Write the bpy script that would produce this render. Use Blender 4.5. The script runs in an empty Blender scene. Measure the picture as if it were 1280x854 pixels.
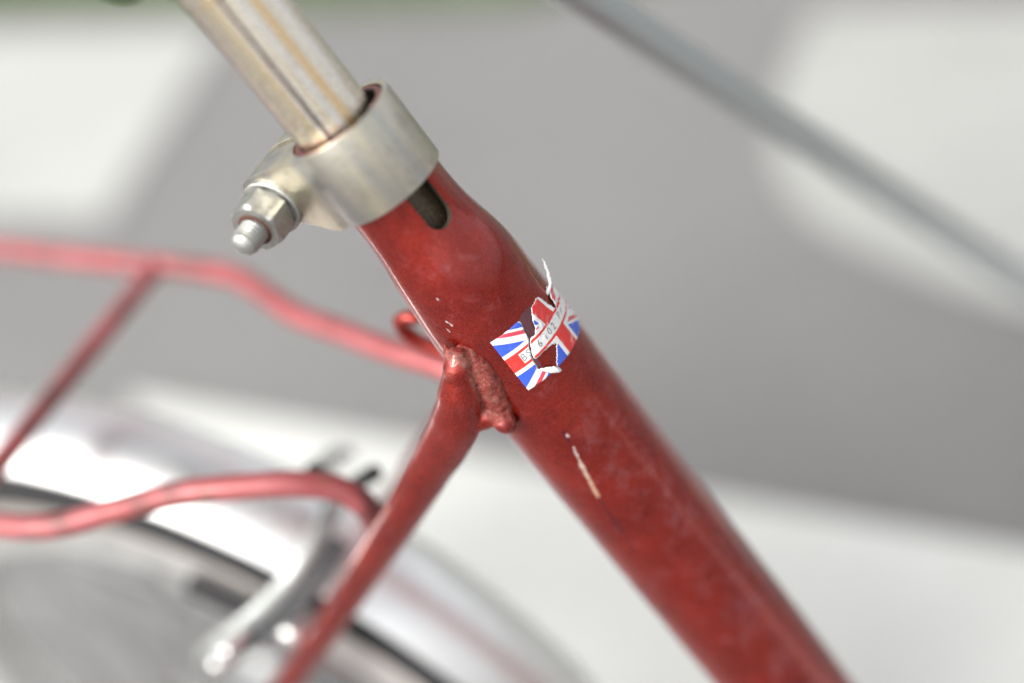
import bpy, bmesh, math, random
from math import sin, cos, pi, radians, sqrt, atan2, hypot
from mathutils import Vector, Matrix, noise
from mathutils.geometry import delaunay_2d_cdt

random.seed(7)
S = bpy.context.scene
COL = S.collection
HZ = 0.44                                   # height of the seat lug above the ground

# ------------------------------------------------------------------ camera
R_ = Vector((0.89195252, 0.36792578, -0.26277618))
U_ = Vector((-0.07142468, 0.68856286, 0.72165067))
V_ = Vector((-0.44645181, 0.62490943, -0.64044436))
CAM = Vector((0.19374449, -0.24589155, 0.2775704 + HZ))
cd = bpy.data.cameras.new("Camera")
cam = bpy.data.objects.new("Camera", cd)
COL.objects.link(cam)
m3 = Matrix((R_, U_, -V_)).transposed()
cam.matrix_world = Matrix.Translation(CAM) @ m3.to_4x4()
cd.lens, cd.sensor_width = 50, 36
cd.clip_start, cd.clip_end = 0.01, 500
cd.dof.use_dof = True
cd.dof.focus_distance = 0.3755
cd.dof.aperture_fstop = 2.15
S.camera = cam

# ------------------------------------------------------------------ sky, sun, exposure
SUN_EL, SUN_AZ = radians(42), atan2(-0.42, -0.90)      # azimuth from +Y towards +X
w = bpy.data.worlds.new("World")
S.world = w
w.use_nodes = True
wn = w.node_tree
bg = wn.nodes["Background"]
sky = wn.nodes.new("ShaderNodeTexSky")
sky.sky_type = 'NISHITA'
sky.sun_disc = False
sky.sun_elevation = SUN_EL
sky.sun_rotation = SUN_AZ
sky.air_density = 1.0
sky.dust_density = 4.0
sky.ozone_density = 1.0
hs = wn.nodes.new("ShaderNodeHueSaturation")          # an overcast sky: little colour left
hs.inputs["Saturation"].default_value = 0.13
wn.links.new(sky.outputs[0], hs.inputs["Color"])
wn.links.new(hs.outputs[0], bg.inputs["Color"])
bg.inputs["Strength"].default_value = 0.15
sl = bpy.data.lights.new("Sun", 'SUN')
sl.energy = 1.5
sl.angle = radians(28)
sl.color = (1.0, 0.95, 0.88)
sun = bpy.data.objects.new("Sun", sl)
COL.objects.link(sun)
sd = Vector((sin(SUN_AZ) * cos(SUN_EL), cos(SUN_AZ) * cos(SUN_EL), sin(SUN_EL)))
sun.rotation_euler = sd.to_track_quat('Z', 'Y').to_euler()
sun.location = sd * 5
S.view_settings.view_transform = 'Standard'
S.view_settings.look = 'None'
S.view_settings.exposure = 0.85
S.view_settings.gamma = 1
S.render.engine = 'CYCLES'
S.cycles.use_denoising = True
S.cycles.max_bounces = 8
S.cycles.sample_clamp_indirect = 8

# ------------------------------------------------------------------ node helpers
class NT:
    def __init__(self, name):
        self.m = bpy.data.materials.new(name)
        self.m.use_nodes = True
        self.t = self.m.node_tree
        self.b = self.t.nodes["Principled BSDF"]
    def n(self, kind, **kw):
        nd = self.t.nodes.new("ShaderNode" + kind)
        for k, v in kw.items():
            setattr(nd, k, v)
        return nd
    def l(self, a, b):
        self.t.links.new(a, b)
    def inp(self, nd, sock, v):
        if isinstance(v, bpy.types.NodeSocket):
            self.l(v, nd.inputs[sock])
        else:
            nd.inputs[sock].default_value = v
    def math(self, op, a, b=0.0, c=None, clamp=False):
        nd = self.n("Math", operation=op, use_clamp=clamp)
        self.inp(nd, 0, a)
        self.inp(nd, 1, b)
        if c is not None:
            self.inp(nd, 2, c)
        return nd.outputs[0]
    def ramp(self, v, a, b, lo=0.0, hi=1.0):
        nd = self.n("MapRange", clamp=True)
        self.inp(nd, 0, v)
        nd.inputs[1].default_value, nd.inputs[2].default_value = a, b
        nd.inputs[3].default_value, nd.inputs[4].default_value = lo, hi
        return nd.outputs[0]
    def mix(self, f, a, b, blend='MIX'):
        nd = self.n("Mix", data_type='RGBA', blend_type=blend)
        nd.clamp_factor = True
        self.inp(nd, 0, f)
        for s, v in ((6, a), (7, b)):
            if isinstance(v, (tuple, list)):
                v = tuple(v) + (1,) if len(v) == 3 else v
            self.inp(nd, s, v)
        return nd.outputs[2]
    def coord(self, which="Object", scale=(1, 1, 1), loc=(0, 0, 0)):
        tc = self.n("TexCoord")
        mp = self.n("Mapping")
        mp.inputs["Scale"].default_value = scale
        mp.inputs["Location"].default_value = loc
        self.l(tc.outputs[which], mp.inputs[0])
        return mp.outputs[0]
    def noise(self, vec, scale, detail=4, rough=0.6, dist=0.0):
        nd = self.n("TexNoise")
        self.l(vec, nd.inputs["Vector"])
        nd.inputs["Scale"].default_value = scale
        nd.inputs["Detail"].default_value = detail
        nd.inputs["Roughness"].default_value = rough
        nd.inputs["Distortion"].default_value = dist
        return nd.outputs["Fac"]
    def voro(self, vec, scale, feature='F1'):
        nd = self.n("TexVoronoi", feature=feature)
        self.l(vec, nd.inputs["Vector"])
        nd.inputs["Scale"].default_value = scale
        return nd
    def bump(self, h, strength=0.2, dist=0.001):
        nd = self.n("Bump")
        nd.inputs["Strength"].default_value = strength
        nd.inputs["Distance"].default_value = dist
        self.l(h, nd.inputs["Height"])
        self.l(nd.outputs[0], self.b.inputs["Normal"])
    def set(self, **kw):
        names = dict(col="Base Color", rough="Roughness", metal="Metallic", coat="Coat Weight",
                     coatr="Coat Roughness", spec="Specular IOR Level", ior="IOR",
                     trans="Transmission Weight", coattint="Coat Tint")
        for k, v in kw.items():
            s = self.b.inputs[names[k]]
            if isinstance(v, bpy.types.NodeSocket):
                self.l(v, s)
            elif isinstance(v, (tuple, list)):
                s.default_value = tuple(v) + (1,) if len(v) == 3 else v
            else:
                s.default_value = v
        return self

def red_paint(name, tube=False, faded=0.0, weld=False):
    t = NT(name)
    v = t.coord()
    cell = t.voro(v, 4600)
    sep = t.n("SeparateColor")
    t.l(cell.outputs["Color"], sep.inputs[0])
    spark = sep.outputs[0]
    big = t.noise(v, 55, 5, 0.6)
    mid = t.noise(v, 190, 4, 0.65, 0.4)
    base = t.mix(t.ramp(big, 0.35, 0.68), (0.255, 0.011, 0.006), (0.41, 0.026, 0.012))
    base = t.mix(t.ramp(spark, 0.0, 1.0, 0.0, 0.55), base, (0.15, 0.006, 0.004))
    base = t.mix(t.ramp(spark, 0.93, 1.0, 0.0, 0.42), base, (0.70, 0.13, 0.07))
    # chalky, faded blotches and grime
    base = t.mix(t.ramp(mid, 0.56, 0.76, 0.0, 0.42), base, (0.40, 0.12, 0.13))
    base = t.mix(t.ramp(t.noise(v, 120, 6, 0.7), 0.58, 0.75, 0.0, 0.55), base, (0.13, 0.022, 0.022))
    if faded:
        base = t.mix(faded, base, t.mix(t.ramp(big, 0.3, 0.7), (0.43, 0.145, 0.155), (0.32, 0.085, 0.09)))
        base = t.mix(t.ramp(t.noise(v, 48, 4, 0.65), 0.50, 0.62, 0, 0.75), base, (0.13, 0.06, 0.055))
        base = t.mix(t.ramp(t.noise(v, 90, 4, 0.65), 0.60, 0.70, 0, 0.6), base, (0.28, 0.13, 0.07))
    rough = t.ramp(mid, 0.3, 0.7, 0.23, 0.40)
    metal = t.ramp(spark, 0.0, 1.0, 0.55, 1.0) if not faded else t.ramp(spark, 0.0, 1.0, 0.1, 0.5)
    if faded:
        rough = t.ramp(mid, 0.3, 0.7, 0.36, 0.58)
    if tube:
        uv = t.n("UVMap").outputs[0]
        sp = t.n("SeparateXYZ")
        t.l(uv, sp.inputs[0])
        wob = t.noise(v, 620, 5, 0.75)
        u = t.math('ADD', sp.outputs[0], t.math('MULTIPLY', t.math('SUBTRACT', wob, 0.5), 2.3))
        s = sp.outputs[1]
        def seg(a, b, r):            # distance field of a straight mark, in mm
            ax, ay = a
            dx, dy = b[0] - ax, b[1] - ay
            L2 = dx * dx + dy * dy
            pu, ps = t.math('SUBTRACT', u, ax), t.math('SUBTRACT', s, ay)
            h = t.math('DIVIDE', t.math('ADD', t.math('MULTIPLY', pu, dx), t.math('MULTIPLY', ps, dy)), L2, clamp=True)
            qx = t.math('SUBTRACT', pu, t.math('MULTIPLY', h, dx))
            qy = t.math('SUBTRACT', ps, t.math('MULTIPLY', h, dy))
            d = t.math('SQRT', t.math('ADD', t.math('MULTIPLY', qx, qx), t.math('MULTIPLY', qy, qy)))
            return t.ramp(d, r * 0.75, r * 1.15, 1.0, 0.0)
        k = 18 * pi / 180
        chips = None
        def add(c, m):
            return m if c is None else t.math('MAXIMUM', c, m)
        th = lambda a, sv: (a * k, sv)
        dark = seg(th(107.5, 20), th(100.7, 42), 0.34)
        dark = add(dark, seg(th(120.5, -5), th(119, -1), 0.5))
        sc = t.math('MAXIMUM', seg(th(118.8, 1.0), th(115.2, 6.4), 0.36), seg(th(114.6, 6.8), th(107.6, 19.2), 0.60))
        for (a, sv, a2, sv2, r) in ((121.8, -3.6, 121.5, -2.9, .42), (97.6, -50.6, 98.1, -50.1, .30), (99.0, -49.4, 99.2, -49.0, .36),
                                    (93.5, -48.6, 93.2, -47.4, .13), (104, -57.6, 104.6, -57.2, .26), ):
            sc = add(sc, seg((a * k, sv), (a2 * k, sv2), r))
        sc = t.math('MULTIPLY', sc, t.ramp(t.noise(v, 1500, 4, 0.7), 0.30, 0.48))
        base = t.mix(t.math('MULTIPLY', dark, 0.75), base, (0.10, 0.012, 0.03))
        prim = t.mix(t.ramp(s, 4, 16), (0.44, 0.38, 0.36), (0.50, 0.33, 0.21))
        prim = t.mix(t.ramp(t.noise(v, 2200, 3), 0.5, 0.7, 0, 0.8), prim, (0.22, 0.10, 0.09))
        nick = t.ramp(t.noise(v, 780, 2, 0.5), 0.755, 0.77)
        nick = t.math('MULTIPLY', nick, t.ramp(t.noise(v, 60, 3), 0.50, 0.60))
        base = t.mix(t.math('MULTIPLY', nick, 0.8), base, (0.46, 0.36, 0.32))
        base = t.mix(sc, base, prim)
        # hair scratches and scuffs that run along the tube
        mh = t.n("Mapping")
        mh.inputs["Scale"].default_value = (2.6, 0.10, 1)
        mh.inputs["Rotation"].default_value = (0, 0, 0.10)
        t.l(uv, mh.inputs[0])
        hair = t.ramp(t.noise(mh.outputs[0], 1.0, 5, 0.75, 0.3), 0.66, 0.72)
        hair = t.math('MULTIPLY', hair, t.ramp(t.noise(v, 70, 3), 0.45, 0.62))
        base = t.mix(t.math('MULTIPLY', hair, 0.35), base, (0.52, 0.24, 0.20))
        spot = t.ramp(t.noise(v, 520, 3, 0.6), 0.70, 0.74)
        base = t.mix(t.math('MULTIPLY', spot, 0.6), base, (0.10, 0.03, 0.025))
        # hazy worn streak along the middle of the lower tube
        hz = t.math('MULTIPLY', seg((150 * k, 0), (150 * k, 160), 8.0), t.ramp(t.noise(v, 160, 6, 0.7, 0.5), 0.48, 0.72, 0.0, 0.5))
        base = t.mix(hz, base, (0.42, 0.17, 0.19))
        metal = t.math('MULTIPLY', metal, t.math('SUBTRACT', 1.0, sc))
    coat = 0.12 if faded else 0.75
    if tube:                             # bare chips carry no lacquer
        coat = t.math('MULTIPLY', t.math('SUBTRACT', 1.0, sc), 0.75)
    h = t.math('ADD', t.noise(v, 420, 5, 0.6), t.math('MULTIPLY', spark, 0.10))
    strength, dist = 0.22, 0.0006
    if weld:                             # the mesh attribute 'weld' says where the braze lies under the paint
        wd = t.n("Attribute", attribute_name="weld").outputs["Fac"]
        n1, n2 = t.noise(v, 520, 5, 0.7), t.noise(v, 1900, 3, 0.65)
        c = t.mix(t.ramp(n1, 0.35, 0.65), (0.16, 0.014, 0.011), (0.25, 0.050, 0.036))
        c = t.mix(t.ramp(n2, 0.56, 0.68, 0, 0.55), c, (0.42, 0.23, 0.18))
        c = t.mix(t.ramp(t.noise(v, 420, 4, 0.65), 0.55, 0.66, 0, 0.7), c, (0.08, 0.016, 0.012))
        c = t.mix(t.ramp(t.noise(v, 210, 4, 0.6, 0.5), 0.54, 0.66, 0, 0.55), c, (0.26, 0.13, 0.10))
        base = t.mix(wd, base, c)
        rough = t.math('ADD', rough, t.math('MULTIPLY', wd, 0.30))
        metal = t.math('MULTIPLY', metal, t.math('SUBTRACT', 1.0, t.math('MULTIPLY', wd, 0.80)))
        coat = t.math('SUBTRACT', 0.75, t.math('MULTIPLY', wd, 0.70))
        h = t.math('ADD', h, t.math('MULTIPLY', wd, t.math('MULTIPLY', t.math('ADD', n1, n2), 2.2)))
    t.set(col=base, rough=rough, metal=metal, coat=coat, coatr=0.095)
    t.bump(h, strength, dist)
    return t.m

def post_mat():
    t = NT("weathered chrome plate")
    uv = t.n("UVMap").outputs[0]                     # u round the post, v along it, mm
    mp = t.n("Mapping")
    mp.inputs["Scale"].default_value = (1, 0.12, 1)
    t.l(uv, mp.inputs[0])
    streak = t.noise(mp.outputs[0], 0.55, 5, 0.65)
    mp2 = t.n("Mapping")
    mp2.inputs["Scale"].default_value = (1, 0.02, 1)
    t.l(uv, mp2.inputs[0])
    lines = t.noise(mp2.outputs[0], 0.42, 3, 0.5)
    spots = t.noise(uv, 1.1, 5, 0.7)
    fine = t.noise(uv, 3.5, 3, 0.6)
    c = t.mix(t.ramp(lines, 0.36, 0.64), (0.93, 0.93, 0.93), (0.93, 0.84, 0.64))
    c = t.mix(t.ramp(streak, 0.56, 0.74, 0, 0.55), c, (0.62, 0.40, 0.20))
    rust = t.math('MULTIPLY', t.ramp(spots, 0.55, 0.66), t.ramp(streak, 0.42, 0.6))
    c = t.mix(t.math('MULTIPLY', rust, 0.85), c, (0.28, 0.12, 0.04))
    c = t.mix(t.ramp(fine, 0.60, 0.70, 0, 0.5), c, (0.36, 0.24, 0.14))
    spx = t.n("SeparateXYZ")
    t.l(uv, spx.inputs[0])
    U, Vv = spx.outputs[0], spx.outputs[1]
    wob = t.math('MULTIPLY', t.math('SUBTRACT', t.noise(uv, 0.8, 4, 0.6), 0.5), 0.9)
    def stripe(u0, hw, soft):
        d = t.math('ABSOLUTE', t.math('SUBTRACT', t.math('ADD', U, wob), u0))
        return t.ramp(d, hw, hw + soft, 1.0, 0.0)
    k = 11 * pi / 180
    c = t.mix(t.math('MULTIPLY', stripe(97 * k, 1.6, 2.2), 0.5), c, (0.90, 0.72, 0.42))    # golden reflection band, painted into the chrome
    c = t.mix(t.math('MULTIPLY', stripe(155 * k, 0.7, 0.8), 0.75), c, (0.86, 0.56, 0.24))  # narrower golden reflection, also painted into the colour
    c = t.mix(t.math('MULTIPLY', stripe(119 * k, 0.42, 0.3), 0.92), c, (0.10, 0.045, 0.035))   # dark reflected line along the post, painted in rust brown
    c = t.mix(t.math('MULTIPLY', stripe(58 * k, 0.3, 1.6), 0.7), c, (0.22, 0.15, 0.12))  # brown fade beside the gold band, a reflection painted in
    mp3 = t.n("Mapping")
    mp3.inputs["Scale"].default_value = (0.25, 1, 1)
    t.l(uv, mp3.inputs[0])
    ringn = t.noise(mp3.outputs[0], 2.1, 6, 0.75)
    zone = t.math('MAXIMUM', stripe(137 * k, 2.0, 1.2), stripe(178 * k, 3.0, 1.5))
    c = t.mix(t.math('MULTIPLY', t.math('MULTIPLY', zone, t.ramp(ringn, 0.52, 0.64)), 0.8), c, (0.30, 0.18, 0.10))   # pitted bands
    grime = t.ramp(Vv, -103.5, -101.5)                                                       # greasy below the tube's mouth
    c = t.mix(grime, c, t.mix(t.ramp(spots, 0.4, 0.65), (0.045, 0.042, 0.036), (0.16, 0.11, 0.05)))
    mt = t.math('SUBTRACT', 1.0, t.math('MULTIPLY', rust, 0.8))
    mt = t.math('MULTIPLY', mt, t.math('SUBTRACT', 1.0, t.math('MULTIPLY', grime, 0.8)))
    t.set(col=c, metal=mt, rough=t.math('ADD', t.ramp(spots, 0.3, 0.75, 0.10, 0.36), t.math('MULTIPLY', grime, 0.3)))
    t.bump(t.math('ADD', spots, t.math('MULTIPLY', fine, 0.5)), 0.25, 0.0004)
    return t.m

def metal(name, col, rough, dirt=(0.25, 0.2, 0.14), dirt_amt=0.35, scale=160, bump=0.12, dark2=None):
    t = NT(name)
    v = t.coord()
    n = t.noise(v, scale, 5, 0.65)
    c = t.mix(t.ramp(n, 0.5, 0.78, 0, dirt_amt), col, dirt)
    if dark2:
        c = t.mix(t.ramp(t.noise(v, scale * 0.35, 4, 0.6), 0.5, 0.7, 0, 0.6), c, dark2)
    t.set(col=c, metal=1.0, rough=t.ramp(n, 0.3, 0.7, rough * 0.8, rough * 1.25))
    t.bump(t.noise(v, scale * 6, 3, 0.6), bump, 0.0003)
    return t.m

def plain(name, col, rough=0.6, var=0.25, scale=30, metal_=0.0, bump=0.15, bd=0.001):
    t = NT(name)
    v = t.coord()
    n = t.noise(v, scale, 5, 0.6)
    c = t.mix(n, tuple(x * (1 - var) for x in col), tuple(min(1, x * (1 + var)) for x in col))
    t.set(col=c, rough=rough, metal=metal_)
    if bump:
        t.bump(n, bump, bd)
    return t.m

def asphalt():
    t = NT("pale worn asphalt")
    v = t.coord()
    n = t.noise(v, 4, 6, 0.6)
    f = t.noise(v, 260, 4, 0.7)
    vo = t.voro(v, 190)
    c = t.mix(t.ramp(n, 0.3, 0.7), (0.195, 0.192, 0.190), (0.232, 0.228, 0.225))
    c = t.mix(t.ramp(f, 0.35, 0.7, 0, 0.5), c, (0.12, 0.118, 0.116))
    t.set(col=c, rough=0.9)
    t.bump(t.math('ADD', vo.outputs["Distance"], f), 0.5, 0.003)
    return t.m

def road_paint(name, k=1.0):
    t = NT(name)
    v = t.coord()
    n = t.noise(v, 5, 5, 0.6)
    f = t.noise(v, 220, 4, 0.7)
    c = t.mix(t.ramp(n, 0.3, 0.7), tuple(k * x for x in (0.375, 0.38, 0.365)), tuple(k * x for x in (0.44, 0.445, 0.43)))
    c = t.mix(t.ramp(f, 0.6, 0.72, 0, 0.6), c, (0.28, 0.275, 0.27))
    t.set(col=c, rough=0.75)
    t.bump(f, 0.4, 0.002)
    return t.m

def flag_mat():
    """printed flag, u 0..36 mm along, v 0..18 mm down"""
    t = NT("printed flag label")
    uv = t.n("UVMap").outputs[0]
    sp = t.n("SeparateXYZ")
    t.l(uv, sp.inputs[0])
    skew = t.math('MULTIPLY', t.math('MAXIMUM', t.math('SUBTRACT', 9.0, sp.outputs[1]), 0.0), 0.22)   # the torn upper piece has slid along
    skew = t.math('MULTIPLY', skew, t.ramp(sp.outputs[0], 9.0, 12.0))
    x = t.math('MULTIPLY', t.math('SUBTRACT', t.math('ADD', sp.outputs[0], skew), 18.0), 30 / 18)
    y = t.math('MULTIPLY', t.math('SUBTRACT', 9.0, sp.outputs[1]), 30 / 18)
    ax, ay = t.math('ABSOLUTE', x), t.math('ABSOLUTE', y)
    lt = lambda a, b: t.math('LESS_THAN', a, b)
    gt = lambda a, b: t.math('GREATER_THAN', a, b)
    mul = lambda *a: a[0] if len(a) == 1 else t.math('MULTIPLY', a[0], mul(*a[1:]))
    mx = lambda a, b: t.math('MAXIMUM', a, b)
    q = 1 / sqrt(1 + 0.56 ** 2)
    d1 = t.math('MULTIPLY', t.math('SUBTRACT', y, t.math('MULTIPLY', x, 0.56)), q)     # "/" diagonal
    d2 = t.math('MULTIPLY', t.math('ADD', y, t.math('MULTIPLY', x, 0.56)), q)          # "\" diagonal
    white = mx(lt(t.math('ABSOLUTE', d1), 3.1), lt(t.math('ABSOLUTE', d2), 3.1))
    band = lambda d: mul(gt(d, 0.0), lt(d, 1.9))
    nband = lambda d: mul(gt(d, -1.9), lt(d, 0.0))
    pos = gt(x, 0.0)
    neg = t.math('SUBTRACT', 1.0, pos)
    red_d = mx(mx(mul(pos, band(d1)), mul(neg, nband(d1))), mx(mul(neg, band(d2)), mul(pos, nband(d2))))
    wcross = mx(lt(ax, 6.0), lt(ay, 6.0))
    rcross = mx(lt(ax, 4.0), lt(ay, 4.0))
    box = mul(lt(ax, 23.5), lt(ay, 2.7))
    BLUE, RED, WHITE = (0.035, 0.10, 0.60), (0.70, 0.035, 0.03), (0.80, 0.80, 0.80)
    c = t.mix(white, BLUE, WHITE)
    c = t.mix(red_d, c, (0.62, 0.05, 0.09))
    c = t.mix(wcross, c, WHITE)
    c = t.mix(rcross, c, RED)
    c = t.mix(box, c, WHITE)
    # scuffs and creases where the print has rubbed off
    v = t.coord()
    n = t.noise(v, 330, 6, 0.7, 0.6)
    worn = t.math('MULTIPLY', t.ramp(n, 0.56, 0.66), t.ramp(sp.outputs[0], 8, 14))
    c = t.mix(t.math('MULTIPLY', worn, 0.75), c, (0.74, 0.70, 0.70))
    tn = t.n("Attribute", attribute_name="torn").outputs["Fac"]
    tear = t.ramp(t.math('ADD', tn, t.math('MULTIPLY', t.math('SUBTRACT', t.noise(v, 900, 4, 0.7), 0.5), 1.6)), 0.62, 0.72)
    c = t.mix(tear, c, (0.74, 0.73, 0.72))
    c = t.mix(t.ramp(t.noise(v, 260, 5, 0.7), 0.55, 0.75, 0, 0.30), c, (0.36, 0.27, 0.25))     # handling grime
    geo = t.n("NewGeometry")
    c = t.mix(geo.outputs["Backfacing"], c, (0.75, 0.75, 0.74))
    t.set(col=c, rough=0.42, coat=0.25, coatr=0.2)
    t.bump(n, 0.25, 0.0005)
    return t.m

def clamp_mat():
    t = NT("dull zinc plated clamp")
    v = t.coord()
    m1 = t.n("Mapping")
    m1.inputs["Rotation"].default_value = (0, radians(20.48), 0)       # z along the tube
    t.l(v, m1.inputs[0])
    m2 = t.n("Mapping")
    m2.inputs["Scale"].default_value = (1, 1, 0.10)
    t.l(m1.outputs[0], m2.inputs[0])
    st = t.noise(m2.outputs[0], 130, 4, 0.55)
    sf = t.noise(m2.outputs[0], 1500, 3, 0.6)
    n = t.noise(v, 160, 5, 0.65)
    f = t.noise(v, 1100, 4, 0.7)
    c = t.mix(t.ramp(st, 0.38, 0.62), (0.50, 0.50, 0.48), (0.73, 0.67, 0.53))
    c = t.mix(t.ramp(n, 0.52, 0.72, 0, 0.6), c, (0.36, 0.33, 0.27))
    c = t.mix(t.ramp(f, 0.62, 0.72, 0, 0.55), c, (0.20, 0.17, 0.13))
    t.set(col=c, metal=1.0, rough=t.math('ADD', t.ramp(n, 0.3, 0.7, 0.22, 0.36), t.math('MULTIPLY', sf, 0.10)))
    t.bump(t.math('ADD', t.math('MULTIPLY', sf, 0.6), t.math('ADD', f, n)), 0.3, 0.0004)
    return t.m

M = dict(
    tube=red_paint("candy red frame paint, chipped", True),
    red=red_paint("candy red frame paint"),
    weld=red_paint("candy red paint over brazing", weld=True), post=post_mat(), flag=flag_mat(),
    rack=red_paint("faded pinkish red rack paint", False, 0.8),
    clamp=clamp_mat(),
    bolt=metal("zinc plated steel", (0.47, 0.48, 0.46), 0.45, (0.24, 0.18, 0.13), 0.75, 420, 0.5, (0.30, 0.29, 0.27)),
    rust=plain("rusted edge", (0.08, 0.032, 0.02), 0.8, 0.4, 900),
    chrome=metal("polished chrome", (0.90, 0.90, 0.89), 0.38, (0.5, 0.5, 0.5), 0.15, 60, 0.0),
    alloy=metal("brushed alloy", (0.66, 0.67, 0.67), 0.36, (0.4, 0.4, 0.4), 0.3, 90, 0.05),
    cast=metal("dull cast alloy", (0.54, 0.56, 0.55), 0.58, (0.4, 0.4, 0.4), 0.4, 90, 0.1),
    steel=plain("dark oily steel", (0.075, 0.078, 0.082), 0.6),
    spoke=metal("dull grey spoke", (0.25, 0.25, 0.25), 0.5, (0.2, 0.19, 0.18), 0.4, 90, 0.0),
    rim=metal("dull rim", (0.80, 0.80, 0.79), 0.55, (0.4, 0.38, 0.34), 0.3, 70, 0.05),
    tread=plain("black tyre rubber", (0.022, 0.022, 0.024), 0.75),
    sidewall=plain("dusty grey cream sidewall", (0.50, 0.46, 0.42), 0.75, 0.12),
    black=plain("black plastic", (0.018, 0.018, 0.02), 0.7),
    inner=plain("grimy dark steel inside", (0.075, 0.062, 0.045), 0.6, 0.5, 900, 0.4),
    rod=metal("grey galvanised rod", (0.51, 0.54, 0.55), 0.38, (0.4, 0.42, 0.42), 0.3, 40, 0.1),
    asphalt=asphalt(), paint=road_paint("worn white road paint"), dusty=road_paint("dusty white road paint", 0.86), fresh=road_paint("bright white road paint", 1.4),
    grass=plain("grass", (0.10, 0.165, 0.05), 0.8, 0.4, 12),
    soil=plain("turf", (0.11, 0.14, 0.075), 0.95, 0.3, 8),
    ink=plain("black ink", (0.07, 0.07, 0.08), 0.6, 0.3, 2000, bump=0),
    paper=plain("torn white paper", (0.76, 0.76, 0.77), 0.7, 0.1, 1500, bump=0.3, bd=0.0003),
    plum=plain("plum coloured old paint", (0.105, 0.032, 0.042), 0.55, 0.25, 1500, bump=0.2, bd=0.0003),
)

# ------------------------------------------------------------------ object helpers
def link(name, me, mat=None, parent=None, smooth=True, sharp=None):
    o = bpy.data.objects.new(name, me)
    COL.objects.link(o)
    if mat is not None:
        for m in (mat if isinstance(mat, (list, tuple)) else [mat]):
            me.materials.append(m)
    if smooth and len(me.polygons):
        me.polygons.foreach_set("use_smooth", [True] * len(me.polygons))
        if sharp:
            me.set_sharp_from_angle(angle=radians(sharp))
    if parent:
        o.parent = parent
    return o

def from_bm(name, bm, mat=None, parent=None, smooth=True, sharp=None):
    me = bpy.data.meshes.new(name)
    bmesh.ops.recalc_face_normals(bm, faces=bm.faces)
    bm.to_mesh(me)
    bm.free()
    return link(name, me, mat, parent, smooth, sharp)

def tag(o, label=None, cat=None, kind=None, group=None):
    for k, v in (("label", label), ("category", cat), ("kind", kind), ("group", group)):
        if v:
            o[k] = v
    return o

def W(p):                                   # lug coordinates to world
    return Vector((p[0], p[1], p[2] + HZ))

def smooth_path(pts, rad, n=6):
    """Catmull-Rom through pts, radii interpolated alike"""
    P = [Vector(p) for p in pts]
    Q, Rr = [], []
    for i in range(len(P) - 1):
        a, b, c, d = P[max(i - 1, 0)], P[i], P[i + 1], P[min(i + 2, len(P) - 1)]
        for k in range(n):
            t = k / n
            Q.append(0.5 * ((2 * b) + (c - a) * t + (2 * a - 5 * b + 4 * c - d) * t * t + (3 * b - a - 3 * c + d) * t ** 3))
            Rr.append([x + (y - x) * (t * t * (3 - 2 * t)) for x, y in zip(rad[i], rad[i + 1])])
    Q.append(P[-1])
    Rr.append(rad[-1])
    return Q, Rr

def sweep(bm, pts, rad, seg=16, ref=Vector((0, 1, 0)), n=6, cap=True, closed=False):
    """round or oval bar; rad = r or (a, b) per point, b along the reference direction"""
    rad = [(r, r) if not isinstance(r, (tuple, list)) else tuple(r) for r in (rad if isinstance(rad, list) else [rad] * len(pts))]
    if closed:
        P, Rr = [Vector(p) for p in pts], rad
    elif n > 1:
        P, Rr = smooth_path(pts, rad, n)
    else:
        P, Rr = [Vector(p) for p in pts], rad
    rings = []
    N = len(P)
    for i in range(N):
        if closed:
            T = (P[(i + 1) % N] - P[i - 1]).normalized()
        else:
            T = (P[min(i + 1, N - 1)] - P[max(i - 1, 0)]).normalized()
        B = ref - T * ref.dot(T)
        if B.length < 1e-3:
            B = T.orthogonal()
        B.normalize()
        A = B.cross(T)
        rings.append([bm.verts.new(P[i] + A * (Rr[i][0] * cos(2 * pi * k / seg)) + B * (Rr[i][1] * sin(2 * pi * k / seg))) for k in range(seg)])
    for i in range(N if closed else N - 1):
        a, b = rings[i], rings[(i + 1) % N]
        for k in range(seg):
            bm.faces.new((a[k], a[(k + 1) % seg], b[(k + 1) % seg], b[k]))
    if cap and not closed:
        bm.faces.new(rings[0])
        bm.faces.new(rings[-1])
    return rings

def lathe(bm, prof, org, axis, seg=32, close_ends=True, xref=None):
    """prof = [(along, radius)] about axis through org"""
    axis = Vector(axis).normalized()
    X = (xref or axis.orthogonal()).normalized()
    Y = axis.cross(X)
    rings = []
    for (h, r) in prof:
        rings.append([bm.verts.new(Vector(org) + axis * h + X * (r * cos(2 * pi * k / seg)) + Y * (r * sin(2 * pi * k / seg))) for k in range(seg)])
    for a, b in zip(rings, rings[1:]):
        for k in range(seg):
            bm.faces.new((a[k], a[(k + 1) % seg], b[(k + 1) % seg], b[k]))
    if close_ends:
        bm.faces.new(rings[0])
        bm.faces.new(rings[-1])
    return rings

def apply_mod(o, typ, **kw):
    md = o.modifiers.new(typ.lower(), typ)
    for k, v in kw.items():
        setattr(md, k, v)
    dg = bpy.context.evaluated_depsgraph_get()
    me = bpy.data.meshes.new_from_object(o.evaluated_get(dg))
    old = o.data
    o.modifiers.clear()
    o.data = me
    me.name = o.name
    bpy.data.meshes.remove(old)
    return o

# ------------------------------------------------------------------ ground
def sheet(name, pts, z, mat, sub=0):
    bm = bmesh.new()
    bm.faces.new([bm.verts.new((x, y, z)) for x, y in pts])
    o = from_bm(name, bm, mat, smooth=False)
    tag(o, kind="structure")
    return o
sheet("ground", [(-60, -60), (60, -60), (60, 60), (-60, 60)], 0, M["asphalt"])
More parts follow.
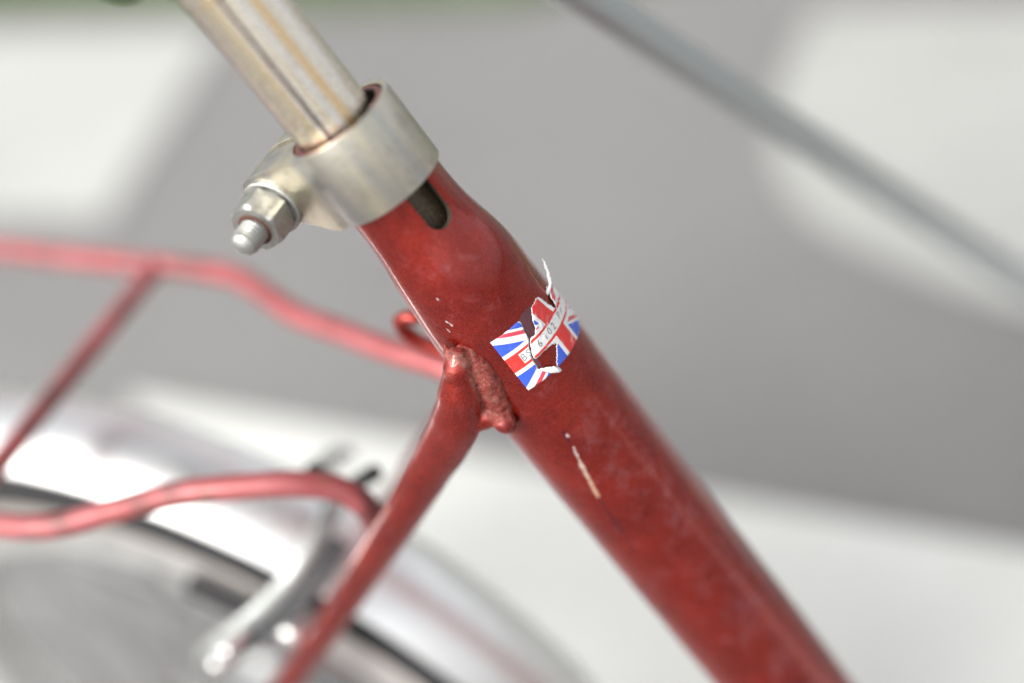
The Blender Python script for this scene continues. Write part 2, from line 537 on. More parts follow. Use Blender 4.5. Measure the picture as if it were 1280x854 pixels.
# painted line that runs along beside the bicycle
sheet("road_line", [(-0.50, 0.205), (-0.40, 0.165), (2.5, 0.02), (2.5, 0.185), (-0.62, 0.350)], 0.004, M["fresh"])
sheet("road_bar", [(-3.0, 0.515), (-0.81, 0.575), (-0.88, 0.93), (-3.0, 0.93)], 0.004, M["paint"])
# a rounded painted road sign, only its near end in the picture
pts = []
ctrl = [(-0.175, 0.92), (-0.178, 0.85), (-0.172, 0.76), (-0.150, 0.675), (-0.105, 0.61), (-0.045, 0.57), (0.035, 0.53), (0.13, 0.505), (0.30, 0.50), (0.5, 0.53), (0.62, 0.62), (0.64, 0.75), (0.5, 0.88)]
P, _ = smooth_path([(a, b, 0) for a, b in ctrl], [(1, 1)] * len(ctrl), 5)
sheet("road_symbol", [(p.x, p.y) for p in P], 0.004, M["dusty"])
sheet("lawn", [(-8, 1.26), (-1.4, 0.985), (-0.52, 0.952), (-0.30, 1.02), (1.0, 1.30), (1.0, 1.62), (-8, 1.70)], 0.006, M["soil"])
def grass_mesh():
    rnd = random.Random(3)
    vs, fs = [], []
    for i in range(6000):
        x = rnd.uniform(-3.2, 0.3)
        y = max(0.935 - 0.042 * x, 1.12 + 0.32 * x) + 0.33 * rnd.random() ** 1.2
        h, a = rnd.uniform(0.015, 0.045), rnd.uniform(0, 2 * pi)
        wd = rnd.uniform(0.0015, 0.003)
        lx, ly = rnd.uniform(-.015, .015), rnd.uniform(-.015, .015)
        b = len(vs)
        vs += [(x - wd * cos(a), y - wd * sin(a), 0.005), (x + wd * cos(a), y + wd * sin(a), 0.005), (x + lx, y + ly, h)]
        fs.append((b, b + 1, b + 2))
    me = bpy.data.meshes.new("grass")
    me.from_pydata(vs, [], fs)
    return me
g = link("grass", grass_mesh(), M["grass"], smooth=False)
tag(g, "short green grass along the far edge of the asphalt", "grass", "stuff")

# ------------------------------------------------------------------ bicycle
TA = 1.21321789
TD = Vector((cos(TA), 0, -sin(TA)))                 # down the seat tube
E0 = Vector((-sin(TA), 0, -cos(TA)))                # rear of the tube, theta = 0
E1 = Vector((0, -1, 0))                             # right side, theta = 90
A0 = W((0.02812495, 0, 0))
def tp(th, s, r):                                   # point at angle (deg), mm along the axis, radius (m)
    a = radians(th)
    return A0 + TD * (s / 1000) + (E0 * cos(a) + E1 * sin(a)) * r

AX = W((-0.205, 0, -0.245))                         # rear axle
bike = bpy.data.objects.new("bicycle", None)
COL.objects.link(bike)
bike.empty_display_size = 0.05
bike.location = (AX.x, 0, 0)
tag(bike, "red bicycle with a torn flag sticker on its seat tube, chrome mudguard and red rack", "bicycle")
bpy.context.view_layer.update()
INV = Matrix.Translation((-AX.x, 0, 0))
ALL = []
def part(name, bm, mat, parent=bike, **kw):
    o = from_bm(name, bm, mat, None, **kw)
    ALL.append((o, parent))
    o.parent = parent
    o.matrix_parent_inverse = INV if parent is bike else Matrix.Identity(4)
    return o

def sub(name, bm, mat, parent, **kw):
    """child of a part: parts keep world coordinates in their meshes"""
    o = from_bm(name, bm, mat, None, **kw)
    o.parent = parent
    o.matrix_parent_inverse = Matrix.Identity(4)
    return o

# --- seat tube with its swaged neck and clamp slot
def tube_r(th, s):
    key = [(-120, 13.7), (-80, 13.75), (-74, 14.0), (-68, 14.7), (-62, 15.9), (-56, 16.75), (-49, 17.25), (-40, 17.6), (-28, 17.95), (-15, 18.0), (600, 18.0)]
    for (a, ra), (b, rb) in zip(key, key[1:]):
        if s <= b:
            f = (s - a) / (b - a)
            f = max(0, f)
            r = ra + (rb - ra) * f
            break
    bump_ = math.exp(-((s + 56) / 9) ** 2) * 0.55 * cos(radians(th - 226))
    if -90 < s < -56:                        # shallow swage marks pressed into the neck
        w_ = min(1, (s + 90) / 6) * min(1, (-56 - s) / 12)
        r += w_ * 0.62 * (noise.noise(Vector((cos(radians(th)) * 2.2, sin(radians(th)) * 2.2, s * 0.015 + 4))) + 0.5 * noise.noise(Vector((cos(radians(th)) * 5, sin(radians(th)) * 5, s * 0.03))))
    r += 0.14 * noise.noise(Vector((cos(radians(th)) * 1.6, sin(radians(th)) * 1.6, s * 0.07)))
    return (r + bump_) / 1000
def tube_r_s(th, s):
    return sum(tube_r(th, s + d) for d in (-3, -1.5, 0, 1.5, 3)) / 5
def make_tube():
    bm = bmesh.new()
    uvl = bm.loops.layers.uv.new("UVMap")
    ss = [-106.9, -106.5, -105.6] + [-104 + i * 1.6 for i in range(56)] + [-12 + i * 8 for i in range(34)]
    SEG = 128
    outer, inner = [], []
    for i, s in enumerate(ss):
        d = -0.0004 if i == 0 else 0
        outer.append([bm.verts.new(tp(360 * k / SEG, s, tube_r_s(360 * k / SEG, s) + d)) for k in range(SEG)])
        inner.append([bm.verts.new(tp(360 * k / SEG, s, tube_r_s(360 * k / SEG, s) - 0.00195 - d)) for k in range(SEG)])
    def quad(vs, us, mi):
        f = bm.faces.new(vs)
        f.material_index = mi
        for lp, q in zip(f.loops, us):
            lp[uvl].uv = q
    kk = 18 * 2 * pi
    for i in range(len(ss) - 1):
        for k in range(SEG):
            j = (k + 1) % SEG
            u0, u1 = kk * k / SEG, kk * (k + 1) / SEG
            quad((outer[i][k], outer[i + 1][k], outer[i + 1][j], outer[i][j]), ((u0, ss[i]), (u0, ss[i + 1]), (u1, ss[i + 1]), (u1, ss[i])), 0)
            quad((inner[i][j], inner[i + 1][j], inner[i + 1][k], inner[i][k]), ((0, 0),) * 4, 1)
    for k in range(SEG):
        j = (k + 1) % SEG
        quad((outer[0][j], inner[0][j], inner[0][k], outer[0][k]), ((0, -106),) * 4, 0)
        quad((outer[-1][k], inner[-1][k], inner[-1][j], outer[-1][j]), ((0, 0),) * 4, 0)
    me = bpy.data.meshes.new("seat_tube")
    bm.to_mesh(me)
    bm.free()
    return me
tube = link("seat_tube", make_tube(), [M["tube"], M["inner"]], None)
# slot cutter: capsule prism pointing outward at theta 157
def slot_cutter():
    bm = bmesh.new()
    th = 157.5
    rd = E0 * cos(radians(th)) + E1 * sin(radians(th))
    tg = TD.cross(rd).normalized()
    hw = 0.0040
    out = []
    for k in range(17):
        a = pi * k / 16
        out.append((hw * cos(a), -0.0752 + hw * sin(a)))
    out += [(-hw, -0.12), (hw, -0.12)]
    lo, hi = [], []
    for (x, s) in out:
        p = A0 + TD * s + tg * x
        lo.append(bm.verts.new(p + rd * 0.007))
        hi.append(bm.verts.new(p + rd * 0.03))
    n = len(out)
    bm.faces.new(lo)
    bm.faces.new(list(reversed(hi)))
    for k in range(n):
        j = (k + 1) % n
        bm.faces.new((lo[k], hi[k], hi[j], lo[j]))
    return from_bm("cutter", bm, None, smooth=False)
cut = slot_cutter()
cut.data.materials.append(M["inner"])
apply_mod(tube, 'BOOLEAN', object=cut, operation='DIFFERENCE', solver='EXACT')
bpy.data.objects.remove(cut)
tube.data.set_sharp_from_angle(angle=radians(42))
tube.parent = bike
tube.matrix_parent_inverse = INV

# --- seat post
def make_post():
    bm = bmesh.new()
    uvl = bm.loops.layers.uv.new("UVMap")
    off = (E0 * cos(radians(46)) + E1 * sin(radians(46))) * 0.0010 + (E0 * cos(radians(316)) + E1 * sin(radians(316))) * 0.0010
    ss = [-154.0, -153.6, -149.8, -149.4, -148.8] + [-147.6 + i * 2 for i in range(54)]
    SEG = 96
    rings = []
    for i, s in enumerate(ss):
        r = 0.0108 + (0.0003 if i < 3 else 0) - (0.0006 if i == 3 else 0) - (.0003 if i == 0 else 0)
        rings.append([bm.verts.new(tp(360 * k / SEG, s, r) + off) for k in range(SEG)])
    kk = 11 * 2 * pi
    for i in range(len(ss) - 1):
        for k in range(SEG):
            j = (k + 1) % SEG
            f = bm.faces.new((rings[i][k], rings[i + 1][k], rings[i + 1][j], rings[i][j]))
            u0, u1 = kk * k / SEG, kk * (k + 1) / SEG
            for lp, q in zip(f.loops, ((u0, ss[i]), (u0, ss[i + 1]), (u1, ss[i + 1]), (u1, ss[i]))):
                lp[uvl].uv = q
    bm.faces.new(rings[0])
    bm.faces.new(rings[-1])
    return bm, off
bmp, OFF = make_post()
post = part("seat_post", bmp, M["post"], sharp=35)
# black saddle clamp on the post's head, saddle above it, out of the frame
bm = bmesh.new()
pc = tp(0, -154.2, 0) + OFF
lathe(bm, [(0, 0.0105), (0.0006, 0.0118), (0.012, 0.0118), (0.013, 0.0105)], pc, -TD, 32)
sweep(bm, [pc - TD * 0.018 + Vector((0, -0.024, 0)), pc - TD * 0.018 + Vector((0, 0.024, 0))], 0.011, 20, ref=Vector((1, 0, 0)), n=1)
part("saddle_clamp", bm, M["black"], sharp=40)
def make_saddle():
    bm = bmesh.new()
    c = pc - TD * 0.045
    rings = []
    for i in range(15):
        t = i / 14
        x = c.x - 0.13 + 0.26 * t
        wd = 0.080 * (1 - t) ** 1.5 * (0.9 if i == 0 else 1) + 0.020 + (0.0 if t < .93 else -0.008)
        zt = c.z + 0.030 - 0.012 * sin(pi * t) + 0.01 * (1 - t)
        rings.append([bm.verts.new((x, wd * cos(a), zt + (0.022 if sin(a) > 0 else 0.030) * sin(a) - 0.010)) for a in [2 * pi * k / 24 for k in range(24)]])
    for a, b in zip(rings, rings[1:]):
        for k in range(24):
            bm.faces.new((a[k], a[(k + 1) % 24], b[(k + 1) % 24], b[k]))
    bm.faces.new(rings[0])
    bm.faces.new(rings[-1])
    return bm
part("saddle", make_saddle(), M["black"], sharp=60)

# --- seat clamp: band with two ears, bolt, washer and nut
SB, RB = -97.2, 0.0255                          # bolt: mm along the tube, behind the axis
def make_clamp():
    bm = bmesh.new()
    sc, H = -95.9, 11.2
    st = []                                     # stations: (outer xy, inner xy) in (rear, right) axes
    rin, ro = 0.01405, 0.0157
    def lerp(a, b, t):
        return (a[0] + (b[0] - a[0]) * t, a[1] + (b[1] - a[1]) * t)
    side = []
    ear_o = [(0.0338, 0.0095), (0.0330, 0.0112), (0.030, 0.0122), (0.026, 0.0126), (0.022, 0.0128), (0.018, 0.0131), (0.0145, 0.0136), (0.0112, 0.0141)]
    ear_i = [(0.0338, 0.0015), (0.0330, 0.0015), (0.030, 0.0015), (0.026, 0.0015), (0.022, 0.0015), (0.018, 0.0015), (0.0145, 0.0018), (0.0136, 0.0035)]
    side = list(zip(ear_o, ear_i))
    arc = []
    for k in range(1, 40):
        f = k / 40
        ao = radians(51 + (360 - 102) * f)
        ai = radians(15 + (360 - 30) * f)
        # inner angle eases to the outer angle away from the ears
        mixf = min(1, min(f, 1 - f) * 5)
        am = ai + (ao - ai) * mixf
        roo = ro + 0.0024 * max(0, 1 - min(f, 1 - f) * 14)
        arc.append(((roo * cos(ao), roo * sin(ao)), (rin * cos(am), rin * sin(am))))
    path = side + arc + [((a[0], -a[1]), (b[0], -b[1])) for a, b in reversed(side)]
    def hgt(x):                              # reach up and down the tube: the ears narrow to their tips
        if x < 0.0125:
            return H, H
        f = min(1, (x - 0.0125) / (0.0338 - 0.0125))
        g = max(0, (f - 0.62) / 0.38) ** 2.2
        return H - 0.6 * f - 4.0 * g, H - 7.6 * min(1, f * 1.5) ** 0.85 - 1.8 * g
    def at(q, s):
        return A0 + TD * (s / 1000) + E0 * q[0] + E1 * q[1]
    rows = []
    for o, i_ in path:
        kt, kb = hgt(o[0])
        rows.append([bm.verts.new(at(o, sc - kt)), bm.verts.new(at(o, sc + kb)), bm.verts.new(at(i_, sc + kb)), bm.verts.new(at(i_, sc - kt))])
    for a, b in zip(rows, rows[1:]):
        for k in range(4):
            j = (k + 1) % 4
            bm.faces.new((a[k], a[j], b[j], b[k]))
    bm.faces.new(rows[0])
    bm.faces.new(list(reversed(rows[-1])))
    return bm
clamp = part("seat_clamp", make_clamp(), M["clamp"])
apply_mod(clamp, 'BEVEL', width=0.0009, segments=3, limit_method='ANGLE', angle_limit=radians(50))
clamp.data.polygons.foreach_set("use_smooth", [True] * len(clamp.data.polygons))
clamp.data.set_sharp_from_angle(angle=radians(50))

BO = A0 + TD * (SB / 1000) + E0 * RB
RX = E0.copy()
bm = bmesh.new()
lathe(bm, [(0.0122, 0.0030), (0.0122, 0.0079), (0.0127, 0.0083), (0.0139, 0.0083), (0.0143, 0.0079), (0.0143, 0.0030)], BO, E1, 48)
sub("washer", bm, M["bolt"], clamp, sharp=30)
def hexnut(y0, y1, af, mat, name, rot=8):
    bm = bmesh.new()
    rc = af / sqrt(3)
    ch = 0.0008
    def ring(h, lim):
        vs = []
        for k in range(48):
            a = 2 * pi * k / 48
            b = (a + radians(0)) % (pi / 3) - pi / 6
            r = min(af / 2 / cos(b), lim)
            aa = a + radians(rot)
            vs.append(bm.verts.new(BO + E1 * h + E0 * (r * cos(aa)) + TD * (r * sin(aa))))
        return vs
    rr = [ring(y0, af / 2 * 0.97), ring(y0 + ch, rc), ring(y1 - ch, rc), ring(y1, af / 2 * 0.985)]
    for a, b in zip(rr, rr[1:]):
        for k in range(48):
            bm.faces.new((a[k], a[(k + 1) % 48], b[(k + 1) % 48], b[k]))
    bm.faces.new(rr[0])
    bm.faces.new(rr[-1])
    return sub(name, bm, mat, clamp, sharp=22)
hexnut(0.0143, 0.0226, 0.0134, M["bolt"], "nut")
bm = bmesh.new()
lathe(bm, [(0.0222, 0.0040), (0.0222, 0.0049), (0.0227, 0.0048), (0.0228, 0.0040)], BO, E1, 40)
sub("rusty_collar", bm, M["rust"], clamp)
def make_bolt():
    bm = bmesh.new()
    SEG, pitch = 48, 0.00125
    rings = []
    h = -0.013
    hs = [0.0155 + i * pitch / 6 for i in range(66)]
    end = hs[-1]
    for hh in hs:
        row = []
        for k in range(SEG):
            a = 2 * pi * k / SEG
            ph = (hh / pitch + k / SEG) % 1
            tri = abs(2 * ph - 1)
            fade = min(1, (end - hh) / 0.002)
            r = 0.00392 - 0.00066 * tri * fade - 0.0006 * (1 - fade) ** 2
            row.append(bm.verts.new(BO + E1 * hh + E0 * (r * cos(a)) + TD * (r * sin(a))))
        rings.append(row)
    for r, dh in ((0.0029, .0004), (0.0022, .0008), (0.0012, .0011), (0.0004, .0012)):
        rings.append([bm.verts.new(BO + E1 * (end + dh) + E0 * (r * cos(2 * pi * k / SEG)) + TD * (r * sin(2 * pi * k / SEG))) for k in range(SEG)])
    for a, b in zip(rings, rings[1:]):
        for k in range(SEG):
            bm.faces.new((a[k], a[(k + 1) % SEG], b[(k + 1) % SEG], b[k]))
    bm.faces.new(rings[0])
    bm.faces.new(rings[-1])
    return bm
def make_head():
    bm = bmesh.new()
    lathe(bm, [(-0.0165, 0.0055), (-0.0175, 0.0062), (-0.0185, 0.0066), (-0.0122, 0.0070)][::-1], BO, E1, 32)
    return bm
sub("clamp_bolt", make_bolt(), M["bolt"], clamp)
sub("bolt_head", make_head(), M["bolt"], clamp)

# --- seat stays and their brazed joints
def stay_pts(side):
    y = -side
    return ([W((0.0142, y * 0.0190, 0.0405)), W((0.0132, y * 0.0208, 0.0345)), W((0.0110, y * 0.0218, 0.0250)), W((0.0068, y * 0.0220, 0.0150)), W((-0.0005, y * 0.0222, 0.0045)), W((-0.0090, y * 0.0232, -0.0067)),
             W((-0.0255, y * 0.0260, -0.0285)), W((-0.0607, y * 0.0312, -0.0728)), W((-0.0960, y * 0.0370, -0.1160)), W((-0.205, y * 0.0560, -0.245))],
            [(0.0018, 0.0014), (0.0040, 0.0036), (0.0060, 0.0052), (0.0072, 0.0060), (0.0072, 0.0063), (0.0067, 0.0063), (0.0061, 0.0061), (0.0056, 0.0056), (0.0052, 0.0052), (0.0050, 0.0050)])
for sd_ in (1, -1):
    bm = bmesh.new()
    p, r = stay_pts(sd_)
    sweep(bm, p, r, 32, n=10)
    o = part("seat_stay", bm, M["red"])
def lump(bm, pts, rad, amp, freq, seed, seg=28, n=10):
    rings = sweep(bm, pts, rad, seg, n=n)
    bm.normal_update()
    for ring in rings:
        for v in ring:
            q = v.co * freq + Vector((seed, 0, 0))
            v.co += v.normal * (amp * (noise.fractal(q, 0.7, 2.0, 4)))
for sd_ in (1, -1):
    f = (lambda th: th) if sd_ == 1 else (lambda th: -th)
    bm = bmesh.new()
    path = [tp(f(92), -43.0, .0166), tp(f(93.5), -40, .0164), tp(f(93.5), -35, .0166), tp(f(91), -29, .0168), tp(f(86.5), -23, .0170), tp(f(82.5), -18.5, .0170), tp(f(80), -15.5, .0164)]
    sweep(bm, path, [0.0010, 0.0031, 0.0042, 0.0046, 0.0044, 0.0036, 0.0014], 32, n=12)
    ball = [tp(f(88.0), -19.6, .0186), tp(f(86.6), -16.2, .0204), tp(f(84), -13.2, .0190)]
    sweep(bm, ball, [0.0014, 0.0032, 0.0014], 28, n=10)
    web = [tp(f(87), -18.5, .0192), W((0.0085, -sd_ * 0.0212, 0.0150)), W((0.0030, -sd_ * 0.0218, 0.0100)), W((-0.0035, -sd_ * 0.0222, 0.0015))]
    sweep(bm, web, [0.0030, 0.0050, 0.0058, 0.0040], 28, n=10)
    ridge = [tp(f(83), -45, .0182), tp(f(85.5), -42.5, .0205), tp(f(84.5), -38.5, .0230), tp(f(83), -34, .0233)]
    sweep(bm, ridge, [0.0005, 0.0011, 0.0011, 0.0005], 20, n=10)
    sp, sr = stay_pts(sd_)
    sweep(bm, sp[:7], [(a_ * k_, b_ * k_) for (a_, b_), k_ in zip(sr[:7], (1.04, 1.04, 1.04, 1.035, 1.02, 1.0, 0.93))], 32, n=12)
    o = part("brazed_joint", bm, M["weld"])
    apply_mod(o, 'REMESH', mode='VOXEL', voxel_size=0.00042)
    apply_mod(o, 'SMOOTH', factor=0.5, iterations=7)
    o.data.materials.clear()
    o.data.materials.append(M["weld"])
    o.data.polygons.foreach_set("use_smooth", [True] * len(o.data.polygons))
    wp, wr = smooth_path(path, [(1, 1)] * len(path), 6)
    vals = []
    nrm = [v.normal.copy() for v in o.data.vertices]
    for i, v in enumerate(o.data.vertices):
        d_ = min((v.co - q).length for q in wp)
        wgt = max(0.0, min(1.0, (0.0068 - d_) / 0.0013))
        d2_ = min((v.co - q).length for q in ridge)
        wgt = max(wgt, 0.6 * max(0.0, min(1.0, (0.0026 - d2_) / 0.001)))
        vals.append(wgt)
        q = v.co * 330
        v.co += nrm[i] * (wgt * (0.00042 * noise.fractal(q * 0.8, 0.7, 2.0, 3) + 0.00012 * noise.fractal(q * 4, 0.7, 2.0, 2)))
    att = o.data.attributes.new("weld", 'FLOAT', 'POINT')
    att.data.foreach_set("value", vals)

# --- cable hook behind the tube
bm = bmesh.new()
sweep(bm, [W((0.004, 0.010, 0.006)), W((-0.012, 0.013, 0.004)), W((-0.0215, 0.013, 0.0075)), W((-0.0262, 0.0125, 0.0125)), W((-0.0268, 0.012, 0.0175)), W((-0.0235, 0.012, 0.0200)), W((-0.0195, 0.012, 0.0195))],
      [0.0024, 0.0024, 0.0025, 0.0025, 0.0025, 0.0023, 0.0018], 16, n=8)
part("cable_hook", bm, M["red"])

# --- luggage rack: one bent hoop with two cross bars
rk = [(-0.0415, -0.0205, -0.0430), (-0.0405, -0.0210, -0.0350), (-0.0415, -0.0220, -0.0275), (-0.0470, -0.0238, -0.0205), (-0.0570, -0.0290, -0.0145), (-0.0730, -0.0352, -0.0118),
      (-0.093, -0.0410, -0.012), (-0.113, -0.0510, -0.0125), (-0.130, -0.0590, -0.0130), (-0.150, -0.0622, -0.0130), (-0.20, -0.0640, -0.013), (-0.26, -0.0672, -0.013), (-0.30, -0.069, -0.013), (-0.36, -0.066, -0.013), (-0.378, -0.05, -0.013), (-0.382, -0.02, -0.013)]
fk = [(-0.012, -0.0190, -0.016), (-0.026, -0.0215, -0.0105), (-0.048, -0.0265, -0.010)] + rk[5:]
full = [W(p) for p in rk] + [W((p[0], -p[1], p[2])) for p in reversed(fk)]
bm = bmesh.new()
sweep(bm, full, 0.0042, 18, n=8, ref=Vector((0, 0, 1)))
rack = part("luggage_rack", bm, M["rack"])
for x in (-0.170, -0.290):
    bm = bmesh.new()
    sweep(bm, [W((x, -0.062, -0.0125)), W((x, 0.062, -0.0125))], 0.0037, 16, n=1, ref=Vector((0, 0, 1)))
    sub("cross_bar", bm, M["rack"], rack, sharp=50)

# --- rear wheel: rim, tyre, spokes, hub
def ring_profile(bm, prof, seg=160, mats=None, a0=0, a1=2 * pi, close=True):
    """prof: closed or open list of (radius, y); swept about the axle"""
    full_ = abs(a1 - a0 - 2 * pi) < 1e-6
    n = seg if full_ else seg + 1
    rings = []
    for i in range(n):
        a = a0 + (a1 - a0) * i / seg
        rings.append([bm.verts.new((AX.x + r * cos(a), y, AX.z + r * sin(a))) for r, y in prof])
    m = len(prof)
    for i in range(seg):
        a, b = rings[i], rings[(i + 1) % n]
        for k in range(m if close else m - 1):
            j = (k + 1) % m
            f = bm.faces.new((a[k], a[j], b[j], b[k]))
            if mats:
                f.material_index = mats(k)
    if not full_ and close:
        bm.faces.new(rings[0])
        bm.faces.new(list(reversed(rings[-1])))
    return rings
bm = bmesh.new()
ring_profile(bm, [(0.1655, -0.0125), (0.1650, -0.0135), (0.1500, -0.0130), (0.1390, -0.0100), (0.1350, -0.004), (0.1350, 0.004), (0.1390, 0.0100), (0.1500, 0.0130), (0.1650, 0.0135), (0.1655, 0.0125), (0.156, 0.009), (0.156, -0.009)])
wheel = part("rear_wheel", bm, M["rim"], sharp=40)
tprof, TN = [], 28
for k in range(TN):
    a = 2 * pi * k / TN
    tprof.append((0.1775 + 0.0172 * cos(a), 0.0185 * sin(a)))
bm = bmesh.new()
ring_profile(bm, tprof, 160, lambda k: 0 if cos(2 * pi * (k + .5) / TN) > 0.0 else 1)
sub("tyre", bm, [M["tread"], M["sidewall"]], wheel)
bm = bmesh.new()
lathe(bm, [(-0.054, 0.005), (-0.034, 0.005), (-0.034, 0.011), (-0.028, 0.021), (-0.025, 0.021), (-0.024, 0.012), (0.024, 0.012), (0.025, 0.021), (0.028, 0.021), (0.034, 0.011), (0.034, 0.005), (0.054, 0.005)], AX, (0, 1, 0), 32)
sub("hub", bm, M["alloy"], wheel, sharp=35)
for i in range(28):
    a = 2 * pi * i / 28
    side = 1 if i % 2 else -1
    da = radians(52) * (1 if (i // 2) % 2 else -1)
    bm = bmesh.new()
    p0 = Vector((AX.x + 0.019 * cos(a + da), 0.0265 * side, AX.z + 0.019 * sin(a + da)))
    p1 = Vector((AX.x + 0.1360 * cos(a), 0.003 * side, AX.z + 0.1360 * sin(a)))
    sweep(bm, [p0, p1], 0.0008, 6, n=1)
    sub("spoke", bm, M["spoke"], wheel)

# --- chrome mudguard
def guard_profile():
    out, inn = [], []
    for k in range(21):
        a = pi * (k / 20)
        y = -0.0030 - 0.0195 * cos(a)
        h = 0.2052 + 0.0080 * (1 - cos(a) ** 2)
        out.append((h, y))
        inn.append((h - 0.0009, -0.003 + (y + 0.003) * 0.97))
    lipL = [(0.2042, -0.0229), (0.2034, -0.0221), (0.2042, -0.0213)]
    lipR = [(r, -0.0060 - y) for r, y in reversed(lipL)]
    return lipL[:1] + out + lipR + list(reversed(inn)) + [lipL[2], lipL[1]]
bm = bmesh.new()
ring_profile(bm, guard_profile(), 140, None, radians(-25), radians(195))
guard = part("mudguard", bm, M["chrome"], sharp=60)
for y in (-1, 1):
    bm = bmesh.new()
    sweep(bm, [Vector((AX.x, y * 0.050, AX.z)), Vector((AX.x - 0.168, y * 0.029, AX.z + 0.1065))], 0.0018, 10, n=1)
    sub("mudguard_stay", bm, M["alloy"], guard)

# --- brake caliper astride the mudguard
bm = bmesh.new()
AR = [(-0.0778, 0.0015, -0.0640), (-0.0758, -0.014, -0.0618), (-0.0808, -0.0275, -0.0670), (-0.0924, -0.035, -0.0772), (-0.1031, -0.040, -0.0848), (-0.1220, -0.042, -0.1016), (-0.1330, -0.040, -0.1150)]
RA = [(0.0034, 0.0022), (0.0034, 0.0020), (0.0034, 0.0018), (0.0034, 0.0018), (0.0036, 0.0018), (0.0044, 0.0018), (0.0042, 0.0018)]
sweep(bm, [W(p) for p in AR], RA, 16, n=8)
cal = part("brake_caliper", bm, M["cast"], sharp=50)
bm = bmesh.new()
sweep(bm, [W((p[0] - 0.002, -p[1], p[2])) for p in AR[3:]], RA[3:], 16, n=8)
sub("caliper_arm", bm, M["cast"], cal, sharp=50)
bm = bmesh.new()
sh = R_ * 0.0072 - U_ * 0.0020 + V_ * 0.004
sweep(bm, [W(p) + sh for p in AR[1:6]], [(0.0040, 0.002)] * 5, 12, n=6)
sub("spring_arm", bm, M["steel"], cal)
for sy in (-1, 1):
    bm = bmesh.new()
    c = Vector((AX.x + 0.1565 * cos(radians(61)), sy * 0.0190, AX.z + 0.1565 * sin(radians(61))))
    tdir = Vector((-sin(radians(61)), 0, cos(radians(61))))
    sweep(bm, [c - tdir * 0.020, c + tdir * 0.020], [(0.0050, 0.004)] * 2, 14, n=1)
    sub("brake_pad", bm, M["black"], cal, sharp=50)
for q, r in (((-0.0782, -0.021, -0.0770), 0.0042), ((-0.0902, -0.032, -0.0950), 0.0048), ((-0.1061, -0.0455, -0.0890), 0.0030), ((-0.1159, -0.0455, -0.1000), 0.0030)):
    bm = bmesh.new()
    lathe(bm, [(-0.008, r), (0.003, r), (0.0042, r * 0.85), (0.0052, r * 0.45)], W(q), (0, -1, 0), 24)
    sub("caliper_bolt", bm, M["chrome"], cal, sharp=50)
for a_, b_ in (((-0.0800, 0.000, -0.058), (-0.0770, 0.0, -0.0425)), ((-0.0740, 0.002, -0.058), (-0.0520, 0.0, -0.0410))):
    bm = bmesh.new()
    sweep(bm, [W(a_), W([(i + j) / 2 for i, j in zip(a_, b_)]), W(b_)], [0.0022, 0.0030, 0.0030], 14, n=4)
    sub("cable_horn", bm, M["black"], cal, sharp=50)

# --- bottom bracket and chain stays, below the frame of the picture
BB = W((0.1155, 0, -0.245))
bm = bmesh.new()
lathe(bm, [(-0.034, 0.016), (-0.034, 0.020), (0.034, 0.020), (0.034, 0.016)], BB, (0, 1, 0), 32)
part("bottom_bracket", bm, M["red"], sharp=40)
for sy in (-1, 1):
    bm = bmesh.new()
    sweep(bm, [BB + Vector((-0.012, sy * 0.022, 0)), Vector((-0.06, sy * 0.030, AX.z)), Vector((AX.x, sy * 0.056, AX.z))], [0.0085, 0.008, 0.006], 20, n=6)
    part("chain_stay", bm, M["red"])

# ------------------------------------------------------------------ flag sticker on the seat tube
TH0, S0 = 119.5, -39.7
def curl(u, v):
    """height of the paper above the paint, mm"""
    h = 0.12 + 0.05 * noise.noise(Vector((u * 0.6, v * 0.6, 2)))
    if u > 21:                                  # loose right-hand corner
        f = min(1, (u - 21) / 6) * max(0, 1 - max(0, v - 3) / 12)
        h += 1.3 * f * f
    d = hypot(u - 11.5, v - 3.5)
    h += 0.35 * max(0, 1 - d / 4)
    d = hypot(u - 8.6, v - 10.5)
    h += 0.30 * max(0, 1 - d / 3.2)
    cr = max(0, 1 - hypot((u - 13) / 6, (v - 6) / 5)) + max(0, 1 - hypot((u - 24) / 5, (v - 7) / 5))
    h += cr * (0.35 + 0.55 * noise.noise(Vector((u * 0.9, v * 0.7, 7))))      # crumpled where it was picked at
    d = hypot(u - 22.3, v - 5.5)
    h += 0.5 * max(0, 1 - d / 3.5)
    return h
def sp_(u, v, h=0.0):
    th = TH0 + u / 18 * 180 / pi
    s = S0 + v
    return tp(th, s, tube_r_s(th, s) + (curl(u, v) + h) / 1000)
def rough_edge(poly, tear, seed, marks=None):
    """subdivide the outline; edges in tear get a ragged line"""
    rnd = random.Random(seed)
    out = []
    n = len(poly)
    for i in range(n):
        a, b = poly[i], poly[(i + 1) % n]
        L = hypot(b[0] - a[0], b[1] - a[1])
        k = max(1, int(L / 0.35))
        nx, ny = -(b[1] - a[1]) / max(L, 1e-6), (b[0] - a[0]) / max(L, 1e-6)
        for j in range(k):
            t = j / k
            r = rnd.uniform(-0.17, 0.17) if (i in tear and j) else 0
            out.append(Vector((a[0] + (b[0] - a[0]) * t + nx * r, a[1] + (b[1] - a[1]) * t + ny * r)))
            if marks is not None and i in tear:
                marks.append(out[-1])
    return out
def inside(p, poly):
    c = False
    j = len(poly) - 1
    for i in range(len(poly)):
        a, b = poly[i], poly[j]
        if (a.y > p[1]) != (b.y > p[1]) and p[0] < (b.x - a.x) * (p[1] - a.y) / (b.y - a.y) + a.x:
            c = not c
        j = i
    return c
